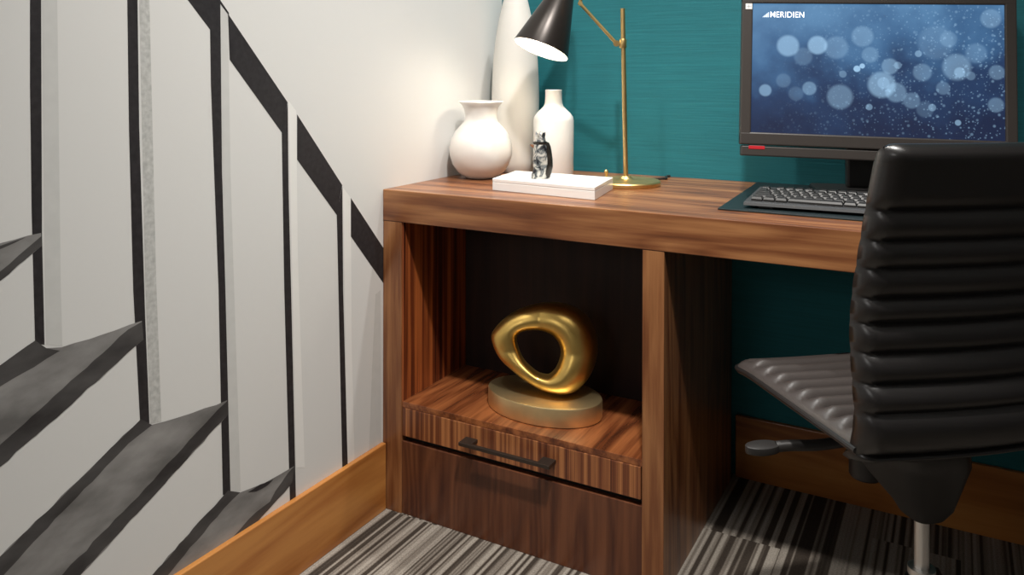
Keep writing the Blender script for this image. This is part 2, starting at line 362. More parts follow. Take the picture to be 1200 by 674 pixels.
# ---------------------------------------------------------------- staircase mural on the left wall
def wp(u, v, x=0.0):
    q = fwd + R * ((u - 600) / FPX) - U * ((v - PY) / FPX); t = (x - CAM.x) / q.x
    return CAM + q * t
mural_bm = bmesh.new()
def patch(pix, layer, mi):
    pts = [wp(u, v) for u, v in pix]
    # keep to the wall above the floor
    poly = [(p.y, p.z) for p in pts]
    out = []
    for i in range(len(poly)):                                             # clip at the baseboard top
        a, b = poly[i], poly[(i + 1) % len(poly)]; zc = HB - 0.03
        if a[1] >= zc: out.append(a)
        if (a[1] >= zc) != (b[1] >= zc):
            t = (zc - a[1]) / (b[1] - a[1]); out.append((a[0] + (b[0] - a[0]) * t, zc))
    if len(out) < 3: return
    x = 0.0002 + layer * 0.00012
    vs = [mural_bm.verts.new((x, y, z)) for y, z in out]
    f = mural_bm.faces.new(vs); f.normal_update()
    if f.normal.x < 0: f.normal_flip()
    f.material_index = mi
def rough_edge(pix, amp=0.8, step=14, seed=0):
    rr = random.Random(seed); out = []
    n = len(pix)
    for i in range(n):
        a, b = pix[i], pix[(i + 1) % n]; L = math.hypot(b[0] - a[0], b[1] - a[1]); k = max(1, int(L / step))
        for j in range(k):
            t = j / k; s = amp if j else 0
            out.append((a[0] + (b[0] - a[0]) * t + rr.uniform(-s, s), a[1] + (b[1] - a[1]) * t + rr.uniform(-s, s)))
    return out
INK, PALE, WHITE, CHALK, TREAD, TREADD = range(6)
patches = [
    # pale upright faces of the balusters
    ([(48, -90), (66, -90), (67, 0), (71, 330), (73, 406), (54, 404), (52, 300)], 0, PALE),
    ([(161, -90), (173, -90), (175, 0), (183, 330), (189, 494), (176, 497), (170, 330)], 0, CHALK),
    ([(257, 0), (267, 14), (270, 200), (274, 330), (282, 575), (270, 578), (263, 330)], 0, PALE),
    ([(338, 118), (347, 130), (349, 300), (357, 548), (347, 548)], 0, WHITE),
    ([(402, 220), (411, 232), (412, 400), (416, 560), (407, 560)], 0, WHITE),
    ([(440, 345), (446, 340), (447, 540), (432, 540), (436, 430)], 0, PALE),
    # dark shaded sides
    ([(35, -90), (47, -90), (48, 0), (49, 272), (52, 404), (41, 402), (37, 250), (35, 100)], 2, INK),
    ([(147, -90), (159, -90), (161, 0), (163, 150), (170, 372), (175, 496), (164, 494), (156, 340), (151, 150), (149, 0)], 2, INK),
    ([(249, -60), (257, -20), (258, 0), (260, 200), (264, 340), (270, 580), (261, 580), (256, 340), (247, 100), (246, 34)], 2, INK),
    ([(337, 121), (338, 220), (341, 340), (347, 600), (340, 600), (333, 340), (330, 155)], 2, INK),
    ([(401, 218), (402, 340), (408, 570), (401.5, 570), (396.5, 340), (394.5, 251)], 2, INK),
    # handrail
    ([(150, -100), (160, -100), (252, -10), (254, 8), (247, 36), (220, 0)], 1, INK),
    ([(255, -4), (268, 15), (268, 18), (256, 2)], 3, INK),
    ([(267, 16), (337, 120), (330.5, 156), (269, 70)], 1, INK),
    ([(348, 134), (401, 217), (394.5, 252), (348, 187)], 1, INK),
    ([(411, 232), (452, 295), (452, 336), (411, 277)], 1, INK),
]
def tread(outline, back, front, seed):
    patches.append((rough_edge(outline, 0.9, 14, seed), 3, TREAD))
    patches.append((rough_edge(back, 0.9, 12, seed + 1), 4, TREADD))
    patches.append((rough_edge(front, 1.0, 12, seed + 2), 4, TREADD))
tread([(-60, 300), (0, 285), (48, 273), (49, 288), (0, 329), (-60, 380)], [(-60, 318), (0, 288), (30, 278), (0, 292), (-60, 330)], [(49, 276), (49, 288), (0, 329), (-60, 380), (-60, 366), (0, 318)], 1)
tread([(-80, 490), (0, 428), (41, 399), (54, 408), (72, 407), (120, 392), (166, 376), (168, 398), (0, 547), (-80, 618)],
      [(-80, 490), (0, 428), (41, 399), (54, 408), (70, 411), (40, 430), (0, 453), (-80, 515)],
      [(166, 377), (168, 398), (0, 547), (-80, 618), (-80, 590), (0, 521), (120, 414), (150, 386)], 11)
tread([(-50, 700), (0, 652), (165, 491), (177, 498), (225, 484), (266, 469), (267.5, 485), (94, 674), (30, 745)],
      [(-50, 700), (0, 652), (165, 491), (178, 498), (150, 520), (30, 645), (-20, 700)],
      [(266, 470), (267.5, 485), (94, 674), (30, 745), (5, 745), (74, 672), (170, 572), (256, 479)], 21)
tread([(120, 740), (178, 674), (267, 575), (279, 578), (310, 566), (345, 546), (342, 566), (306, 606), (240, 680)],
      [(120, 740), (178, 674), (267, 575), (281, 577), (262, 596), (200, 670), (140, 740)],
      [(345, 546), (342, 566), (306, 606), (240, 680), (228, 680), (300, 600), (316, 588), (330, 565)], 31)
patches.append((rough_edge([(290, 577), (304, 568), (320, 562), (313, 569), (300, 576)], 0.8, 6, 77), 5, INK))
for p in patches: patch(*p)
tag(obj('wall_mural', mural_bm, [M_ink, M_pale, M_white, M_chalk, M_tread, M_tread_d]), 'black and grey painted staircase with balusters and handrail on the white wall', 'mural')

# ---------------------------------------------------------------- desktop and cabinet
ZT, ZA = 0.75, 0.6769
XA, XB, XC, ZD1, ZD2, YP = 0.0544, 0.640, 0.6842, 0.2607, 0.181, 0.537
bm = bmesh.new(); add_prism(bm, [(0.0008, 0), (X1 - 0.001, 0), (X1 - 0.001, YB(X1) - 0.001), (0.0008, YB(0) - 0.001)], ZA, ZT, 0.0015)
tag(obj('desktop', bm, M_walnut_x, loc=(1.0, 0.28, ZA)), 'long thick walnut desktop running along the teal wall', 'desk')
cab = thing('desk_cabinet', 'walnut pedestal cabinet with open cubby under the left end of the desktop', 'cabinet', (0.34, 0.27, 0))
ZC = ZA - 0.0004
obj('side_panel', box((0.0008, 0.001, 0), (XA, YP, ZC), 0.001), M_walnut_v, cab)
obj('side_panel', box((XB, 0.001, 0), (XC, YP, ZC), 0.001), M_walnut_v, cab)
obj('back_panel', box((XA, 0.275, ZD1 - 0.03), (XB, 0.293, ZC)), M_walnut_back_shade, cab)
obj('inner_lining', box((XA, 0.004, ZD1), (XA + 0.003, 0.275, ZC)), M_walnut_in, cab)
obj('shelf', box((XA, 0.0035, ZD1 - 0.014), (XB, 0.275, ZD1), 0.001), M_shelf, cab)
obj('recess_frame', box((XA, 0.02, 0.15), (XB, 0.04, ZD1 - 0.014)), M_gap, cab)
obj('lower_panel', box((XA, 0.0035, 0), (XB, 0.0195, ZD2 - 0.0122), 0.0012), M_walnut_low, cab)
dr = obj('drawer', box((XA + 0.0015, 0.0025, ZD2 + 0.0005), (XB - 0.003, 0.0195, ZD1 - 0.0145), 0.0012), M_zebra, cab)
hb = bmesh.new()
hx0, hx1, hz = 0.231, 0.452, 0.214
add_box(hb, (hx0, -0.030, hz - 0.004), (hx1, -0.022, hz + 0.004), 0.001)
add_box(hb, (hx0, -0.024, hz - 0.004), (hx0 + 0.030, 0.0026, hz + 0.004), 0.001)
add_box(hb, (hx1 - 0.030, -0.024, hz - 0.004), (hx1, 0.0026, hz + 0.004), 0.001)
h = obj('handle', hb, M_handle, dr); h['label'] = 'dark bronze bar handle'

# ---------------------------------------------------------------- gold sculpture in the cubby
SC = V((0.363, 0.124, ZD1))
sculp = thing('sculpture', 'gold pebble shaped ring sculpture on an oval plinth inside the cubby', 'sculpture', SC)
EA, EB, EH, ER = 0.1375, 0.089, 0.042, math.radians(0)
bm = bmesh.new()
prof = [(0, 0), (0.97, 0), (0.995, 0.002), (1, 0.005), (1, EH - 0.004), (0.99, EH - 0.001), (0.97, EH), (0, EH)]
add_lathe(bm, prof, Matrix.Translation(SC) @ Matrix.Rotation(ER, 4, 'Z') @ Matrix.Diagonal((EA, EB, 1, 1)), 96)
obj('plinth', bm, M_goldb, sculp, smooth=True, angle=35)
# ring: outer and hole outlines seen in the plane that faces the viewer
def px_plane(u, v, o, nrm):
    q = fwd + R * ((u - 600) / FPX) - U * ((v - PY) / FPX); t = (o - CAM).dot(nrm) / q.dot(nrm)
    return CAM + q * t
SP = V((0.352, 0.150, ZD1 + EH + 0.09))
SN = V((0.40, -0.90, 0.22)).normalized()
def closed_curve(pts, n):
    P = [V(p) for p in pts]; m = len(P); out = []
    for i in range(n):
        t = i / n * m; k = int(t); f = t - k
        a, b, c, d = P[(k - 1) % m], P[k % m], P[(k + 1) % m], P[(k + 2) % m]
        out.append(0.5 * ((2 * b) + (c - a) * f + (2 * a - 5 * b + 4 * c - d) * f * f + (3 * b - a - 3 * c + d) * f ** 3))
    return out
def by_angle(poly, c, ang):
    best = None
    for i in range(len(poly)):
        a = poly[i] - c; b = poly[(i + 1) % len(poly)] - c
        d = V((math.cos(ang), math.sin(ang)))
        den = (b - a).x * d.y - (b - a).y * d.x
        if abs(den) < 1e-9: continue
        s = (a.y * d.x - a.x * d.y) / den
        if -1e-6 <= s <= 1 + 1e-6:
            r = (a + (b - a) * s).dot(d)
            if r > 0 and (best is None or r > best): best = r
    return best or 1
outer_px = [(578, 397), (584, 384), (598, 371), (616, 362), (640, 357), (664, 359), (684, 370), (695, 388), (698, 410), (693, 432), (682, 449), (668, 459), (648, 459), (628, 452), (606, 437), (587, 419)]
hole_px = [(602, 398), (605, 389), (615, 384.5), (632, 384), (648, 389), (658, 400), (661, 414), (656, 430), (648, 440), (640, 442), (627, 437), (611, 421)]
sx = V((0, 0, 1)).cross(SN).normalized(); sy = SN.cross(sx)
def to2(px): 
    w = px_plane(px[0] + 6, px[1] + 5, SP, SN) - SP; return V((w.dot(sx), w.dot(sy)))
OUT = closed_curve([to2((637 + (p[0] - 637) * 1.03, 410 + (p[1] - 410) * 1.03)) for p in outer_px], 200); HOL = closed_curve([to2((632 + (p[0] - 632) * .86, 412 + (p[1] - 412) * .88)) for p in hole_px], 160)
cc = to2((632, 412))
bm = bmesh.new(); NT, NS = 96, 28; grid = []
for i in range(NT):
    a = 2 * math.pi * i / NT; d = V((math.cos(a), math.sin(a)))
    ro = by_angle(OUT, cc, a); ri = by_angle(HOL, cc, a); mid = (ro + ri) / 2; hw = (ro - ri) / 2
    dep = 0.030 + 0.026 * max(0, d.x) + 0.010 * abs(d.y)
    ring = []
    for j in range(NS):
        s = 2 * math.pi * j / NS
        cs, sn = math.cos(s), math.sin(s)
        rr = mid + hw * (abs(cs) ** 0.9) * (1 if cs > 0 else -1)
        # the front lip sits close to the hole, the outer side swells back
        dz = dep * (abs(sn) ** 0.8) * (1 if sn > 0 else -1) - 0.014 * (cs * 0.5 + 0.5)
        q = cc + d * rr
        ring.append(bm.verts.new(SP + sx * q.x + sy * q.y + SN * dz))
    grid.append(ring)
for i in range(NT):
    for j in range(NS):
        bm.faces.new((grid[i][j], grid[(i + 1) % NT][j], grid[(i + 1) % NT][(j + 1) % NS], grid[i][(j + 1) % NS]))
bmesh.ops.recalc_face_normals(bm, faces=bm.faces)
zmin = min(v.co.z for v in bm.verts); bmesh.ops.translate(bm, verts=bm.verts, vec=V((0.0155, -0.029, ZD1 + EH - 0.002 - zmin)) - rt * 0.013)
obj('ring', bm, M_gold, sculp, smooth=True, angle=180)

# ---------------------------------------------------------------- things on the desktop
# round vase
c = V((0.0905, 0.295, ZT))
prof = [(0, 0.0), (0.036, 0.0), (0.042, 0.003), (0.060, 0.016), (0.074, 0.036), (0.0815, 0.060), (0.0825, 0.078), (0.078, 0.100), (0.068, 0.121), (0.054, 0.137), (0.0445, 0.147), (0.0415, 0.156),
        (0.0415, 0.166), (0.0445, 0.180), (0.050, 0.191), (0.0565, 0.1965), (0.0585, 0.1985), (0.0575, 0.2005), (0.054, 0.1995), (0.046, 0.189), (0.039, 0.176), (0.0365, 0.160), (0.040, 0.146), (0.060, 0.12), (0.072, 0.09), (0.06, 0.03), (0, 0.01)]
tag(obj('round_vase', lathe(prof, c, n=64), M_ceramic, loc=c, smooth=True, angle=60), 'squat round white vase with flared neck at the left end of the desktop', 'vase')
# tall pointed vase
c = V((0.097, 0.470, ZT))
prof = [(0, 0), (0.050, 0), (0.054, 0.003), (0.058, 0.03), (0.0630, 0.09), (0.0658, 0.15), (0.0665, 0.20), (0.0655, 0.25), (0.0625, 0.31), (0.0560, 0.37), (0.0465, 0.425), (0.0360, 0.47), (0.0255, 0.515), (0.0165, 0.55), (0.0105, 0.572), (0.006, 0.584), (0, 0.588)]
tag(obj('tall_vase', lathe(prof, c, n=64), M_ivory, loc=c, smooth=True, angle=60), 'tall slender ivory vase tapering upward in the corner of the two walls', 'vase')
# bottle
c = V((0.237, 0.427, ZT))
prof = [(0, 0), (0.047, 0), (0.052, 0.002), (0.0535, 0.006), (0.0540, 0.10), (0.0540, 0.148), (0.052, 0.158), (0.045, 0.168), (0.034, 0.178), (0.0265, 0.186), (0.0235, 0.194), (0.0225, 0.205), (0.0220, 0.224), (0.0225, 0.2285), (0.021, 0.230), (0.018, 0.2285), (0.017, 0.20), (0.03, 0.17), (0.045, 0.14), (0.045, 0.02), (0, 0.01)]
tag(obj('bottle_vase', lathe(prof, c, n=64), M_bottle, loc=c, smooth=True, angle=50), 'white bottle shaped vase with short neck behind the figurine', 'vase')
# white box
BX = [(0.2325, 0.1126), (0.5006, 0.0896), (0.4700, 0.2700), (0.2060, 0.2740)]
bc = V((0.352, 0.19, ZT))
boxr = thing('keepsake_box', 'flat white rectangular box lying near the front edge of the desktop', 'box', bc)
def inset(poly, d):
    cx = sum(p[0] for p in poly) / 4; cy = sum(p[1] for p in poly) / 4
    return [(p[0] + (cx - p[0]) * d, p[1] + (cy - p[1]) * d) for p in poly]
bm = bmesh.new(); add_prism(bm, BX, ZT, ZT + 0.0195, 0.0012); obj('body', bm, M_box, boxr)
bm = bmesh.new(); add_prism(bm, BX, ZT + 0.0198, ZT + 0.028, 0.0012); obj('lid', bm, M_box, boxr)
# figurine: a little upright bird with a dark back, dark cap and pale crest
ZF = ZT + 0.028
fc = V((0.331, 0.166, ZF))
fig = thing('figurine', 'small mottled silver bird figurine standing on the flat white box', 'figurine', fc)
fx = R.copy(); fx.z = 0; fx.normalize(); fy = V((-fx.y, fx.x, 0))
def loft(rings, o, n=28):
    """rings: (cx, cy, rx, ry, z) in the figurine's own axes"""
    bm = bmesh.new(); g = []
    for cx_, cy_, rx, ry, z in rings:
        g.append([bm.verts.new(o + fx * (cx_ + rx * math.cos(2 * math.pi * k / n)) + fy * (cy_ + ry * math.sin(2 * math.pi * k / n)) + V((0, 0, z))) for k in range(n)])
    for A, B in zip(g, g[1:]):
        for k in range(n): bm.faces.new((A[k], A[(k + 1) % n], B[(k + 1) % n], B[k]))
    bm.faces.new(g[0][::-1]); bm.faces.new(g[-1]); bmesh.ops.recalc_face_normals(bm, faces=bm.faces); return bm
obj('body', loft([(-.002, 0, .019, .014, 0), (-.002, 0, .0195, .0145, .003), (-.002, 0, .018, .015, .010), (0, 0, .0165, .015, .022), (0.001, 0, .0185, .016, .034), (.0005, 0, .0180, .0155, .048), (0, 0, .0165, .0145, .060), (0, 0, .0165, .014, .074), (0, 0, .0155, .013, .080), (0, 0, .010, .009, .083)], fc), M_mottle, fig, smooth=True, angle=60)
w = obj('wing', loft([(.012, .004, .010, .011, .002), (.0145, .003, .0115, .013, .012), (.0185, .003, .0105, .013, .028), (.0195, .003, .0090, .013, .044), (.018, .003, .0085, .012, .060), (.0155, .003, .0085, .011, .074), (.012, .003, .008, .010, .083), (.007, .002, .005, .006, .087)], fc), M_darkglass, fig, smooth=True, angle=60)
w['label'] = 'dark folded wing'
cap = obj('cap', loft([(0, 0, .0155, .0135, .0795), (-.001, 0, .0175, .015, .082), (-.001, 0, .0165, .0145, .0850), (0, 0, .013, .012, .0868)], fc), M_darkglass, fig, smooth=True, angle=40)
cap['label'] = 'dark cap band'
cr = bmesh.new()
add_lathe(cr, [(0, 0), (.0125, 0), (.0115, .006), (.010, .011), (0, .012)], frame(fc + V((0, 0, .0865)), (0, 0, 1)), 20)
for k in range(5):
    a = 2 * math.pi * k / 5 + 0.3
    p = fc + fx * (.008 * math.cos(a)) + fy * (.008 * math.sin(a)) + V((0, 0, .0965))
    add_lathe(cr, [(0, 0), (.003, 0), (.0026, .006), (.0012, .011), (0, .0125)], frame(p, (fx * math.cos(a) + fy * math.sin(a)) * .25 + V((0, 0, 1))), 10)
obj('crest', cr, M_mottle, fig, smooth=True)
bk = bmesh.new(); add_lathe(bk, [(0, 0), (.0045, 0), (.0035, .005), (0, .012)], frame(fc + fx * -.0145 + V((0, 0, .074)), fx * -1 + V((0, 0, .45))), 12)
b_ = obj('beak', bk, M_walnut_x, fig, smooth=True); b_['label'] = 'brown beak'

# desk lamp
LB = V((0.469, 0.357, ZT))
lamp = thing('desk_lamp', 'brass desk lamp with black cone shade beside the white box', 'lamp', LB)
obj('base', lathe([(0, 0), (.083, 0), (.0845, .002), (.0845, .009), (.082, .012), (.070, .0135), (.02, .0145), (.016, .017), (.012, .022), (0, .022)], LB, n=72), M_brass, lamp, smooth=True, angle=35)
obj('pole', tube([LB + V((0, 0, .014)), V((0.4605, 0.3545, 1.183))], .0058, 20), M_brass, lamp, smooth=True)
sw = LB + (V((0.41, 0.325, 0)) - V((LB.x, LB.y, 0))) * 0.72
bm = bmesh.new(); add_lathe(bm, [(0, 0), (.007, 0), (.007, .003), (.003, .004), (.003, .012), (.005, .014), (.005, .020), (.002, .024), (0, .024)], frame(V((sw.x, sw.y, ZT + .0133)), (0, 0, 1)), 20)
obj('switch', bm, M_brass, lamp, smooth=True, angle=35)
def wp_depth(u, v, w): return CAM + (fwd + R * ((u - 600) / FPX) - U * ((v - PY) / FPX)) * w
PV = V((0.4613, 0.3545, 1.0968)); KN = V((0.3690, 0.3040, 1.1951))
jd = (V((0.4613, 0.3545, 1.0968)) - CAM).normalized()
bm = bmesh.new()
add_lathe(bm, [(0, -.011), (.0085, -.011), (.0092, -.009), (.0092, .009), (.0085, .011), (0, .011)], frame(PV, (0, 0, 1)), 24)
jx = PV - R * 0.016
add_tube(bm, [PV, jx - R * 0.004], .0046, 12)
add_lathe(bm, [(0, -.006), (.0075, -.006), (.0075, .006), (0, .006)], frame(jx, fwd), 20)
obj('joint', bm, M_brass, lamp, smooth=True, angle=35)
bm = bmesh.new(); add_tube(bm, [jx, KN], .0042, 14)
obj('arm', bm, M_brass, lamp, smooth=True)
MC = wp_depth(633.5, 58.5, 2.02); AX0 = wp_depth(667.5, -30, 2.02) - wp_depth(633, 58.5, 2.02)
ax = (AX0.normalized() * math.cos(math.radians(11)) + fwd * math.sin(math.radians(11))).normalized()
SL = 0.225; MC = MC + V((0, 0, 0)) - fwd * 0.012
r0, r1 = 0.0715, 0.014
bm = bmesh.new()
n = 72; mf = frame(MC, ax)
add_lathe(bm, [(r0 - .0008, .0005), (r0, 0), (r0 + .0003, .002), (r1 + (r0 - r1) * .5, SL * .5), (r1, SL), (r1 - .002, SL + .004), (0, SL + .006)], mf, n)
add_lathe(bm, [(r0 - .0008, .0005), (r1 + (r0 - r1) * .5 - .0015, SL * .5), (r1 - .001, SL - .004), (0, SL - .004)], mf, n, mi=1)
for f in bm.faces:
    if f.material_index == 1:
        cen = f.calc_center_median(); dax = (cen - MC); rad = dax - ax * dax.dot(ax)
        if rad.length > 1e-5 and f.normal.dot(rad) > 0: f.normal_flip()
shade = obj('shade', bm, [M_shade, M_shade_in], lamp, smooth=True, angle=50)
shade['label'] = 'black cone shade with white lining'
BC = MC + ax * 0.090
bm = bmesh.new(); add_lathe(bm, [(0, -.030), (.012, -.028), (.022, -.020), (.0275, -.006), (.027, .006), (.020, .022), (.013, .034), (.012, .05), (0, .05)], frame(BC, ax), 32)
obj('bulb', bm, M_bulb, shade, smooth=True, angle=180)
bm = bmesh.new(); nk = MC + ax * (SL + .004)
add_lathe(bm, [(0, -.006), (.009, -.006), (.009, .02), (.006, .026), (0, .026)], frame(nk, ax), 24)
add_lathe(bm, [(0, -.005), (.0055, -.005), (.0055, .005), (0, .005)], frame(KN, fwd), 20)
add_tube(bm, smooth_path([KN, KN + V((0.004, 0.004, .05)), nk + ax * .03 + V((.006, .002, .0)), nk + ax * .016], 8), .0040, 12)
obj('shade_bracket', bm, M_brass, lamp, smooth=True, angle=35)
cw = smooth_path([LB + V((0.0, .083, .007)), LB + V((.03, .11, .004)), LB + V((.055, .14, .004)), LB + V((.045, .175, .004)), LB + V((.05, .19, .004))], 8)
obj('cord', tube(cw, .0028, 8), M_blackp, lamp, smooth=True)

# desk pad
PADZ = ZT + 0.0035
bm = bmesh.new(); add_prism(bm, [(0.7616, 0.1004), (1.375, 0.105), (1.372, 0.552), (0.744, 0.545)], ZT + .0002, PADZ, 0.001)
tag(obj('desk_pad', bm, M_pad, loc=(1.05, .3, ZT)), 'dark green leather desk pad under the keyboard', 'desk pad')

# keyboard
KX0, KX1, KY0, KY1 = 0.806, 1.246, 0.128, 0.290
kz0, kz1 = ZT + 0.0155, ZT + 0.0275
kb = thing('keyboard', 'black computer keyboard lying on the desk pad in front of the screen', 'keyboard', (1.02, 0.21, PADZ))
def kz(y, lift=0): return kz0 + (kz1 - kz0) * (y - KY0) / (KY1 - KY0) + lift
def kyaw(x): return (x - KX0) * 0.055                                     # the keyboard lies slightly askew
bm = bmesh.new()
sec = [(KY0 + .004, PADZ + .005), (KY0, kz(KY0) - .006), (KY0 + .002, kz(KY0) - .001), (KY0 + .006, kz(KY0 + .006)), (KY1 - .004, kz(KY1)), (KY1, kz(KY1) - .004), (KY1 - .002, PADZ + .008)]
L_ = [bm.verts.new((KX0, y + kyaw(KX0), z)) for y, z in sec]; R_ = [bm.verts.new((KX1, y + kyaw(KX1), z)) for y, z in sec]
bm.faces.new(L_); bm.faces.new(R_[::-1])
for i in range(len(sec)): bm.faces.new((L_[i], L_[(i + 1) % len(sec)], R_[(i + 1) % len(sec)], R_[i]))
bmesh.ops.recalc_face_normals(bm, faces=bm.faces)
obj('case', bm, M_kbd, kb)
for fx_ in (KX0 + .04, KX1 - .04):
    obj('foot', box((fx_ - .015, KY1 - .03 + kyaw(fx_), PADZ), (fx_ + .015, KY1 - .012 + kyaw(fx_), PADZ + .012), .001), M_blackp, kb)
    obj('foot', box((fx_ - .015, KY0 + .012 + kyaw(fx_), PADZ), (fx_ + .015, KY0 + .02 + kyaw(fx_), PADZ + .0065), .001), M_blackp, kb)
pitch = 0.0187
rows = [(0, [1.25, 1.25, 1.25, 5.5, 1.25, 1.25, 1.25, 2.0]), (1, [2.25] + [1] * 10 + [2.75]), (2, [1.75] + [1] * 11 + [2.25]), (3, [1.5] + [1] * 12 + [1.5]), (4, [1] * 13 + [2]), (5.25, [1, 0.6] + [1] * 4 + [0.45] + [1] * 4 + [0.45] + [1] * 4)]
def key(x0, x1, y0, y1):
    bm = bmesh.new(); g = .0011; hgt = .0085; tp = .0022
    def q(x, y, dz): return bm.verts.new((x, y + kyaw((x0 + x1) / 2), kz(y, dz)))
    lo = [q(x0 + g, y0 + g, .0005), q(x1 - g, y0 + g, .0005), q(x1 - g, y1 - g, .0005), q(x0 + g, y1 - g, .0005)]
    mi_ = [q(x0 + g, y0 + g, .004), q(x1 - g, y0 + g, .004), q(x1 - g, y1 - g, .004), q(x0 + g, y1 - g, .004)]
    hi = [q(x0 + g + tp, y0 + g + tp, hgt - .0008), q(x1 - g - tp, y0 + g + tp, hgt - .0008), q(x1 - g - tp, y1 - g - tp * .6, hgt), q(x0 + g + tp, y1 - g - tp * .6, hgt)]
    for A, B in ((lo, mi_), (mi_, hi)):
        for i in range(4): bm.faces.new((A[i], A[(i + 1) % 4], B[(i + 1) % 4], B[i]))
    bm.faces.new(hi); bm.faces.new(lo[::-1]); bmesh.ops.recalc_face_normals(bm, faces=bm.faces)
    return bm
ky = KY0 + .016
for row, widths in rows:
    x = KX0 + .010
    for wdt in widths:
        x1_ = x + wdt * pitch
        if wdt >= 1: obj('key', key(x, x1_, ky + row * pitch, ky + (row + 1) * pitch), M_key, kb)
        x = x1_
for row in (0, 1, 2, 3, 4):
    for k in range(6):
        if row == 3 and k < 3 or (row == 1 and k != 1 and k < 3) or (row in (2,) and k < 3 and False): continue
        x = KX0 + .010 + 15.35 * pitch + k * pitch + (0.35 * pitch if k > 2 else 0)
        if x + pitch > KX1 - .004 : continue
        obj('key', key(x, x + pitch, ky + row * pitch, ky + (row + 1) * pitch), M_key, kb)

# ---------------------------------------------------------------- computer screen
MCN = V((1.0237, 0.389, 1.0311)); MYAW, MTILT, MROLL = 0.3115, 0.0927, -0.0223
me_ = V((math.cos(MYAW), math.sin(MYAW), 0)); mn = V((math.sin(MYAW), -math.cos(MYAW), 0))
mu = V((0, 0, 1)) * math.cos(MTILT) - mn * math.sin(MTILT)
ex = me_ * math.cos(MROLL) + mu * math.sin(MROLL); ey = mu * math.cos(MROLL) - me_ * math.sin(MROLL); ez = ex.cross(ey)
MM = Matrix(((ex.x, ey.x, ez.x, MCN.x), (ex.y, ey.y, ez.y, MCN.y), (ex.z, ey.z, ez.z, MCN.z), (0, 0, 0, 1)))
SW, SH = 0.509, 0.2862
OL, OT, OB = -SW / 2 - 0.023, SH / 2 + 0.024, -SH / 2 - 0.0275
foot = MCN - ez * 0.085; foot = V((foot.x, foot.y, PADZ))
mon = thing('computer', 'black desktop computer screen showing blue bokeh picture on a stand', 'computer', foot)
bm = bmesh.new()
# bezel frame: four bars around the picture, back cover behind
add_box(bm, (OL, OB, -.030), (-OL, -SH / 2, .006), .003, mat4=MM); add_box(bm, (OL, SH / 2, -.030), (-OL, OT, .006), .003, mat4=MM)
add_box(bm, (OL, OB + .001, -.030), (-SW / 2, OT - .001, .0058), .003, mat4=MM); add_box(bm, (SW / 2, OB + .001, -.030), (-OL, OT - .001, .0058), .003, mat4=MM)
obj('bezel', bm, M_bezel, mon)
bm = bmesh.new(); add_box(bm, (OL + .004, OB + .004, -.052), (-OL - .004, OT - .004, -.006), .008, mat4=MM); obj('back_cover', bm, M_blackp, mon)
bm = bmesh.new(); add_box(bm, (OL + .003, OB - .0245, -.034), (-OL - .003, OB - .0015, .002), .003, mat4=MM); ch = obj('chin', bm, M_bezel, mon)
bm = bmesh.new(); add_box(bm, (OL + .019, OB - .0095, .0015), (OL + .053, OB - .0015, .0030), .0008, mat4=MM); o = obj('badge', bm, M_red, ch); o['label'] = 'small red badge'
bm = bmesh.new(); lay = bm.loops.layers.uv.new('UVMap')
qs = [bm.verts.new(MM @ V((x, y, .0006))) for x, y in ((-SW / 2, -SH / 2), (SW / 2, -SH / 2), (SW / 2, SH / 2), (-SW / 2, SH / 2))]
f = bm.faces.new(qs)
for l, uvc in zip(f.loops, ((0, 0), (1, 0), (1, 1), (0, 1))): l[lay].uv = uvc
scr = obj('screen', bm, M_screen, mon); scr['label'] = 'lit screen with blue bokeh picture'
# letters and mark on the screen
def text_bm(s, size):
    cu = bpy.data.curves.new('letters', 'FONT'); cu.body = s; cu.size = size; cu.offset = size * 0.008; cu.space_character = 1.06
    to = bpy.data.objects.new('letters', cu); COL.objects.link(to)
    bpy.context.view_layer.update()
    dg = bpy.context.evaluated_depsgraph_get(); me = bpy.data.meshes.new_from_object(to.evaluated_get(dg))
    bm = bmesh.new(); bm.from_mesh(me); bpy.data.meshes.remove(me); bpy.data.objects.remove(to); bpy.data.curves.remove(cu); return bm
def sxy(u, v): return -SW / 2 + u * SW, -SH / 2 + v * SH
tb = text_bm('MERIDIEN', 0.0185)
xs_ = [v.co.x for v in tb.verts]; wdt = max(xs_) - min(xs_); tx, ty = sxy(0.0735, 0.8935); tw = sxy(0.214, 0)[0] - tx
for v in tb.verts: v.co = MM @ V((tx + (v.co.x - min(xs_)) / wdt * tw, ty + v.co.y, .0010))
bmesh.ops.recalc_face_normals(tb, faces=tb.faces)
obj('lettering', tb, M_logo, scr)
bm = bmesh.new(); lx, ly = sxy(0.040, 0.8935); lw = sxy(0.069, 0)[0] - lx; lh = .0125
for i in range(5):                                                          # slanted striped triangle before the word
    a = i / 5; b_2 = (i + .72) / 5
    q = [(lx + lw * a, ly), (lx + lw * b_2, ly), (lx + lw * b_2, ly + lh * b_2), (lx + lw * a, ly + lh * a)]
    bm.faces.new([bm.verts.new(MM @ V((x, y, .0010))) for x, y in q])
obj('triangle_mark', bm, M_logo2, scr)
# sticker on the bezel
bm = bmesh.new(); sx0, sy0 = -SW / 2 - .0155, SH / 2 - .0015
add_box(bm, (sx0 - .0005, sy0 - .012, .0058), (sx0 + .0135, sy0 + .0005, .0064), mi=0, mat4=MM)
add_box(bm, (sx0 + .006, sy0 - .0105, .0063), (sx0 + .0068, sy0 - .001, .0066), mi=1, mat4=MM); add_box(bm, (sx0 + .0012, sy0 - .0063, .0063), (sx0 + .012, sy0 - .0055, .0066), mi=1, mat4=MM)
o = obj('sticker', bm, [M_sticker, M_stline], mon); o['label'] = 'small white four pane sticker'
